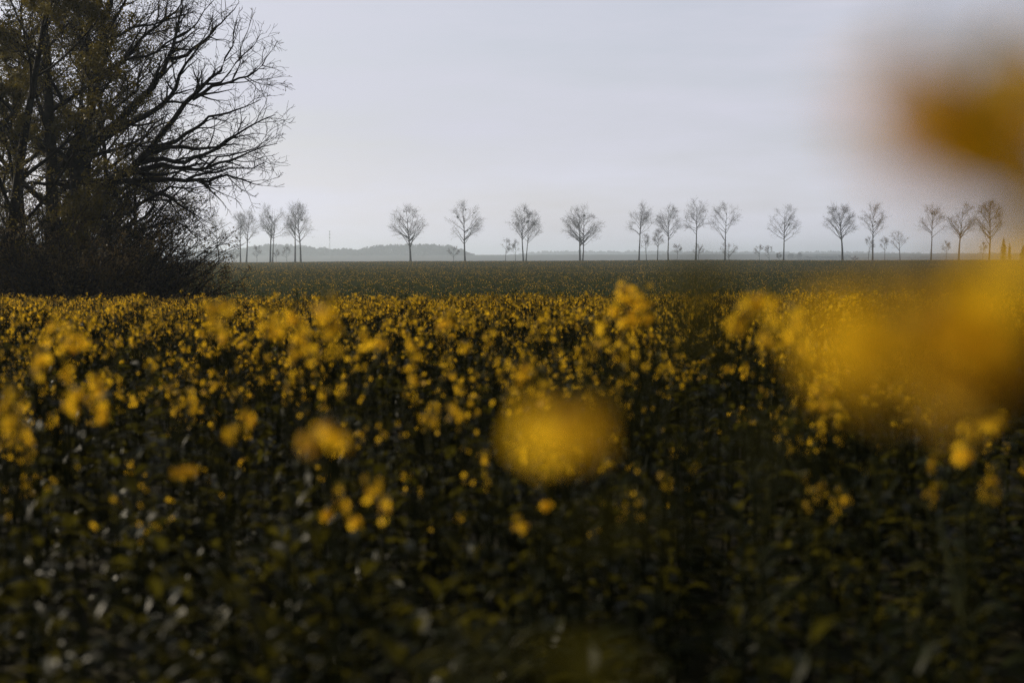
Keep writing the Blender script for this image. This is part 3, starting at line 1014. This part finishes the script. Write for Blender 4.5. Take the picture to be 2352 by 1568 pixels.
SMALL = [
    ('small bare bush-like tree beside the two slim trees', 590, 563, 19),
    ('faint little tree right at the foot of the mistletoe twin poplar', 635, 571, 18),
    ('round little tree between the two mistletoe trees on the left', 659, 567, 24),
    ('very low hazy bush at the copse end of the skyline', 538, 575, 22),
    ('dark round small tree left of the widest open crown', 1042, 563, 30),
    ('thin young tree left of the egg-shaped twin tree', 1161, 547, 20),
    ('fainter thin sapling touching the egg-shaped crown', 1184, 553, 18),
    ('young slim tree just right of the first of the four close trees', 1485, 537, 22),
    ('spindly young tree just left of the second of the four close trees', 1510, 526, 20),
    ('small pale sapling between second and highest of the four close trees', 1556, 560, 24),
    ('small tree hugging the trunk of the highest of the four', 1604, 560, 26),
    ('spreading small tree under the right fork of the last of the four', 1674, 553, 44),
    ('left of two small round trees before the lone nest tree', 1744, 564, 27),
    ('right of two small round trees before the lone nest tree', 1767, 564, 21),
    ('tiny sapling touching the lone nest tree', 1790, 579, 13),
    ('low bush right of the heavy flat-topped crown', 1962, 588, 22),
    ('small tree at the foot of the narrow pale poplar', 1994, 545, 30),
    ('thin sapling between the narrow pale poplar and the rounded middle-sized tree', 2032.5, 545, 20),
    ('middle-sized rounded tree standing alone right of the narrow pale poplar', 2067.6, 530, 42),
    ('thin sapling between the two tawny crowns', 2173, 554, 20),
    ('thin stem just left of the darkest tree at the right', 2257, 558, 16),
]
for i, (lab, px, yt, w) in enumerate(SMALL):
    d = 660 if px < 700 else 605
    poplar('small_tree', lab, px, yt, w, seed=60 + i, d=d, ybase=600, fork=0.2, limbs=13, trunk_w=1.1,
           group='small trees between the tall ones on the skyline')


def conifer(label, px, ytop, wpx, d, seed):
    rng = random.Random(seed)
    c = at(px, 600, d)
    b = Vector((c.x, c.y, ground_z(c.x, c.y)))
    h = at(px, ytop, d).z - b.z
    w = wpx * d / F
    t = thing('conifer', label, 'conifer', b, 'conifers at the right end of the skyline')
    tk, cr = MB(), MB()
    tk.tube([Vector((0, 0, 0)), Vector((0, 0, h * 0.5)), Vector((0, 0, h * 0.97))], [h * 0.016, h * 0.011, 0.02], 6)
    for k in range(420):
        z = rng.uniform(0.06, 1.0)
        rr = w * 0.5 * min(1.0, (1.03 - z) * 2.2) * rng.uniform(0.5, 1.12)
        an = rng.uniform(0, 2 * PI)
        o = Vector((math.cos(an), math.sin(an), 0))
        p = Vector((0, 0, z * h))
        e = p + o * rr - Vector((0, 0, rr * 0.25))
        s = o.cross(Vector((0, 0, 1))) * (0.3 + rr * 0.3)
        cr.quad(p, p.lerp(e, 0.6) - s + rvec(rng) * .1, e, p.lerp(e, 0.6) + s + rvec(rng) * .1)
    tk.build('trunk', M_BARK_FAR, t)
    cr.build('crown', M_CONIF, t)


conifer('taller columnar dark conifer right of the darkest bare tree', 2304.7, 544, 17, 640, 1)
conifer('shorter pointed conifer beside the taller columnar one', 2318.5, 558, 10, 640, 2)
conifer('dark conifer cut by the right edge of the picture', 2350, 563, 20, 640, 3)


# ------------------------------------------------------------------ far woods and the mast
def wood_band(name, label, profile, d, n, nq, qs, seed, depth=120):
    rng = random.Random(seed)
    mb = MB()
    x0, x1 = profile[0][0], profile[-1][0]
    for k in range(n):
        px = x0 + (x1 - x0) * (k + rng.random()) / n
        for i in range(len(profile) - 1):
            if profile[i][0] <= px <= profile[i + 1][0]:
                a, b_ = profile[i], profile[i + 1]
                yt = a[1] + (b_[1] - a[1]) * (px - a[0]) / (b_[0] - a[0])
                break
        dd = d + rng.uniform(0, depth)
        c = at(px, 600, dd)
        gz = ground_z(c.x, c.y)
        top = at(px, yt + rng.uniform(-2.0, 4.0), dd).z
        h = max(3.0, top - gz)
        w = qs * rng.uniform(2.2, 4.2)
        mb.tube([Vector((c.x, c.y, gz)), Vector((c.x, c.y, gz + h * 0.7))], [0.25, 0.12], 4, 1)
        for q in range(nq):
            u = rng.random()
            rr = w * math.sqrt(max(0.0, 1 - u ** 4)) * math.sqrt(rng.random())
            an = rng.uniform(0, 2 * PI)
            p = Vector((c.x + rr * math.cos(an), c.y + rr * math.sin(an), gz + h * u))
            a = rvec(rng)
            e = a.cross(rvec(rng)).normalized()
            s = qs * rng.uniform(0.5, 1.3)
            mb.quad(p - a * s, p + e * s * .6, p + a * s, p - e * s * .6)
    o = mb.build(name, [M_WOOD, M_BARK_FAR])
    o['kind'] = 'stuff'
    o['label'] = label
    o['category'] = 'woodland'


wood_band('woodland', 'hazy blue-grey wood on the horizon behind the left trees',
          [(420, 575), (520, 577), (570, 568), (600, 562), (670, 562), (720, 568), (760, 570), (800, 571), (826, 572), (850, 567), (880, 563),
           (960, 561), (1030, 563), (1060, 574), (1085, 588)], 2900, 220, 150, 2.0, 1)
wood_band('distant_woodland', 'paler low wood along the horizon behind the right trees',
          [(1030, 588), (1140, 589), (1200, 584), (1250, 578), (1340, 577), (1470, 577), (1600, 578), (1700, 578), (1800, 581), (1900, 578),
           (2000, 580), (2100, 582), (2200, 583), (2420, 580)], 4900, 420, 60, 4.2, 2, 200)
wood_band('tree_clump', 'low darker clumps of trees before the distant wood at the right',
          [(1815, 584), (1830, 576), (1845, 590), (1870, 592), (1880, 589), (1905, 586), (1925, 590), (1950, 584), (1962, 592), (2060, 596), (2100, 590),
           (2180, 590), (2250, 588), (2420, 584)], 2300, 60, 120, 1.8, 3, 80)


def mast():
    d = 2700
    c = at(757.7, 600, d)
    b = Vector((c.x, c.y, ground_z(c.x, c.y)))
    h = at(757.7, 530, d).z - b.z
    t = thing('radio_mast', 'thin grey radio mast rising above the hazy wood', 'mast', b)
    m = MB()
    legs = [Vector((math.cos(a), math.sin(a), 0)) for a in (0.5, 2.6, 4.7)]
    for l in legs:
        m.tube([l * 1.0, l * 0.5 + Vector((0, 0, h))], [0.14, 0.10], 4)
    for k in range(14):
        z0, z1 = h * k / 14, h * (k + 1) / 14
        for i in range(3):
            a, q = legs[i], legs[(i + 1) % 3]
            m.tube([a * (1 - .5 * z0 / h) + Vector((0, 0, z0)), q * (1 - .5 * z1 / h) + Vector((0, 0, z1))], [0.07, 0.07], 3)
    m.build('lattice', M_STEEL, t)
    for z in (0.97, 0.86, 0.74):
        a = MB()
        for i in range(3):
            l = legs[i] * 0.95
            a.tube([l + Vector((0, 0, h * z - 1.3)), l + Vector((0, 0, h * z + 1.3))], [0.3, 0.3], 6, 0, True)
        a.build('antenna', M_STEEL, t)


mast()

# ------------------------------------------------------------------ haze
def haze():
    mb = MB()
    x0, x1, y0, y1, z0, z1 = -4600, 4600, -350, 6700, -6, 60
    v = [Vector((x, y, z)) for z in (z0, z1) for y in (y0, y1) for x in (x0, x1)]
    mb.v = v
    mb.f = [(0, 2, 3, 1), (4, 5, 7, 6), (0, 1, 5, 4), (2, 6, 7, 3), (0, 4, 6, 2), (1, 3, 7, 5)]
    mb.m = [0] * 6
    m, nt, out = new_mat('haze_air')
    p = nt.nodes.new('ShaderNodeVolumePrincipled')
    p.inputs['Color'].default_value = (0.76, 0.88, 1.0, 1)
    p.inputs['Density'].default_value = HAZE
    p.inputs['Anisotropy'].default_value = 0.5
    nt.links.new(p.outputs[0], out.inputs['Volume'])
    o = mb.build('haze', m)
    o['kind'] = 'stuff'
    o['label'] = 'pale blue-grey haze over the fields'


HAZE = 0.00025
haze()

# ------------------------------------------------------------------ light
SUN_AZ, SUN_EL = math.radians(-52), math.radians(24)
s = Vector((math.sin(SUN_AZ) * math.cos(SUN_EL), math.cos(SUN_AZ) * math.cos(SUN_EL), math.sin(SUN_EL)))
ld = bpy.data.lights.new('sun', 'SUN')
ld.energy = 4.5
ld.angle = math.radians(0.5)
ld.color = (1.0, 0.87, 0.66)
lo = bpy.data.objects.new('sun', ld)
COL.objects.link(lo)
lo.rotation_euler = s.to_track_quat('Z', 'Y').to_euler()

wd = bpy.data.worlds.new('World')
scn.world = wd
wd.use_nodes = True
nt = wd.node_tree
nt.nodes.clear()
wo = nt.nodes.new('ShaderNodeOutputWorld')
bg = nt.nodes.new('ShaderNodeBackground')
bg.inputs['Strength'].default_value = 0.1
sky = nt.nodes.new('ShaderNodeTexSky')
sky.sky_type = 'NISHITA'
sky.sun_disc = False
sky.sun_elevation = SUN_EL
sky.sun_rotation = SUN_AZ
sky.air_density = 1.0
sky.dust_density = 2.0
tc = nt.nodes.new('ShaderNodeTexCoord')
mp = nt.nodes.new('ShaderNodeMapping')
mp.inputs['Scale'].default_value = (1.6, 1.6, 9.0)
mp.inputs['Rotation'].default_value = (0.0, 0.06, 0.0)
no = nt.nodes.new('ShaderNodeTexNoise')
no.inputs['Scale'].default_value = 2.6
no.inputs['Detail'].default_value = 5
no.inputs['Roughness'].default_value = 0.55
nt.links.new(tc.outputs['Generated'], mp.inputs['Vector'])
nt.links.new(mp.outputs[0], no.inputs['Vector'])
mr = nt.nodes.new('ShaderNodeMapRange')
mr.inputs['From Min'].default_value = 0.3
mr.inputs['From Max'].default_value = 0.7
mr.inputs['To Min'].default_value = 0.62
mr.inputs['To Max'].default_value = 1.0
nt.links.new(no.outputs['Fac'], mr.inputs['Value'])
mx = nt.nodes.new('ShaderNodeMix')
mx.data_type = 'RGBA'
nt.links.new(mr.outputs[0], mx.inputs[0])
nt.links.new(sky.outputs[0], mx.inputs[6])
vd = nt.nodes.new('ShaderNodeVectorMath')                    # thin high cloud, brightest ahead, dimmed overhead and behind to lower ambient light
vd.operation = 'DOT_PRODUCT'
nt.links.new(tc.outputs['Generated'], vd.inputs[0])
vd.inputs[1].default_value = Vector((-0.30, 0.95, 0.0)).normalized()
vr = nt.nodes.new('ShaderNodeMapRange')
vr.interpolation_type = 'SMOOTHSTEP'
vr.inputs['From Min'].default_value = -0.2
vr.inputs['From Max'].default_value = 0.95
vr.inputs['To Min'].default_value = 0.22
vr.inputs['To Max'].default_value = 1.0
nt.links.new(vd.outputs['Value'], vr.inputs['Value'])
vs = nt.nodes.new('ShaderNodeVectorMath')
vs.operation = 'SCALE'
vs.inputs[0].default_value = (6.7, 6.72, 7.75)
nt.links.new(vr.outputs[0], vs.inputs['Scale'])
sxyz = nt.nodes.new('ShaderNodeSeparateXYZ')                # whiter band low over the horizon
nt.links.new(tc.outputs['Generated'], sxyz.inputs[0])
hz = nt.nodes.new('ShaderNodeMapRange')
hz.interpolation_type = 'SMOOTHSTEP'
hz.inputs['From Min'].default_value = 0.0
hz.inputs['From Max'].default_value = 0.10
hz.inputs['To Min'].default_value = 1.26
hz.inputs['To Max'].default_value = 1.0
nt.links.new(sxyz.outputs['Z'], hz.inputs['Value'])
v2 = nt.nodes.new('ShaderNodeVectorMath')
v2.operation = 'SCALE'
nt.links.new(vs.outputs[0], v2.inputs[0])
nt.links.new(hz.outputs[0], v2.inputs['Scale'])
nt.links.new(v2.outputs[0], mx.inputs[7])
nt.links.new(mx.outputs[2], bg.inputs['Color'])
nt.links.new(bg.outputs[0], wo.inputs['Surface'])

# ------------------------------------------------------------------ render settings
scn.view_settings.view_transform = 'Standard'
scn.view_settings.look = 'None'
scn.view_settings.exposure = 0
scn.view_settings.gamma = 1
scn.render.engine = 'CYCLES'
c = scn.cycles
c.max_bounces = 5
c.diffuse_bounces = 3
c.glossy_bounces = 2
c.transmission_bounces = 3
c.volume_bounces = 2
c.transparent_max_bounces = 4
c.use_denoising = True
c.denoiser = 'OPENIMAGEDENOISE'
c.denoising_input_passes = 'RGB_ALBEDO_NORMAL'
c.denoising_prefilter = 'NONE'
c.use_adaptive_sampling = False
c.caustics_reflective = False
c.caustics_refractive = False
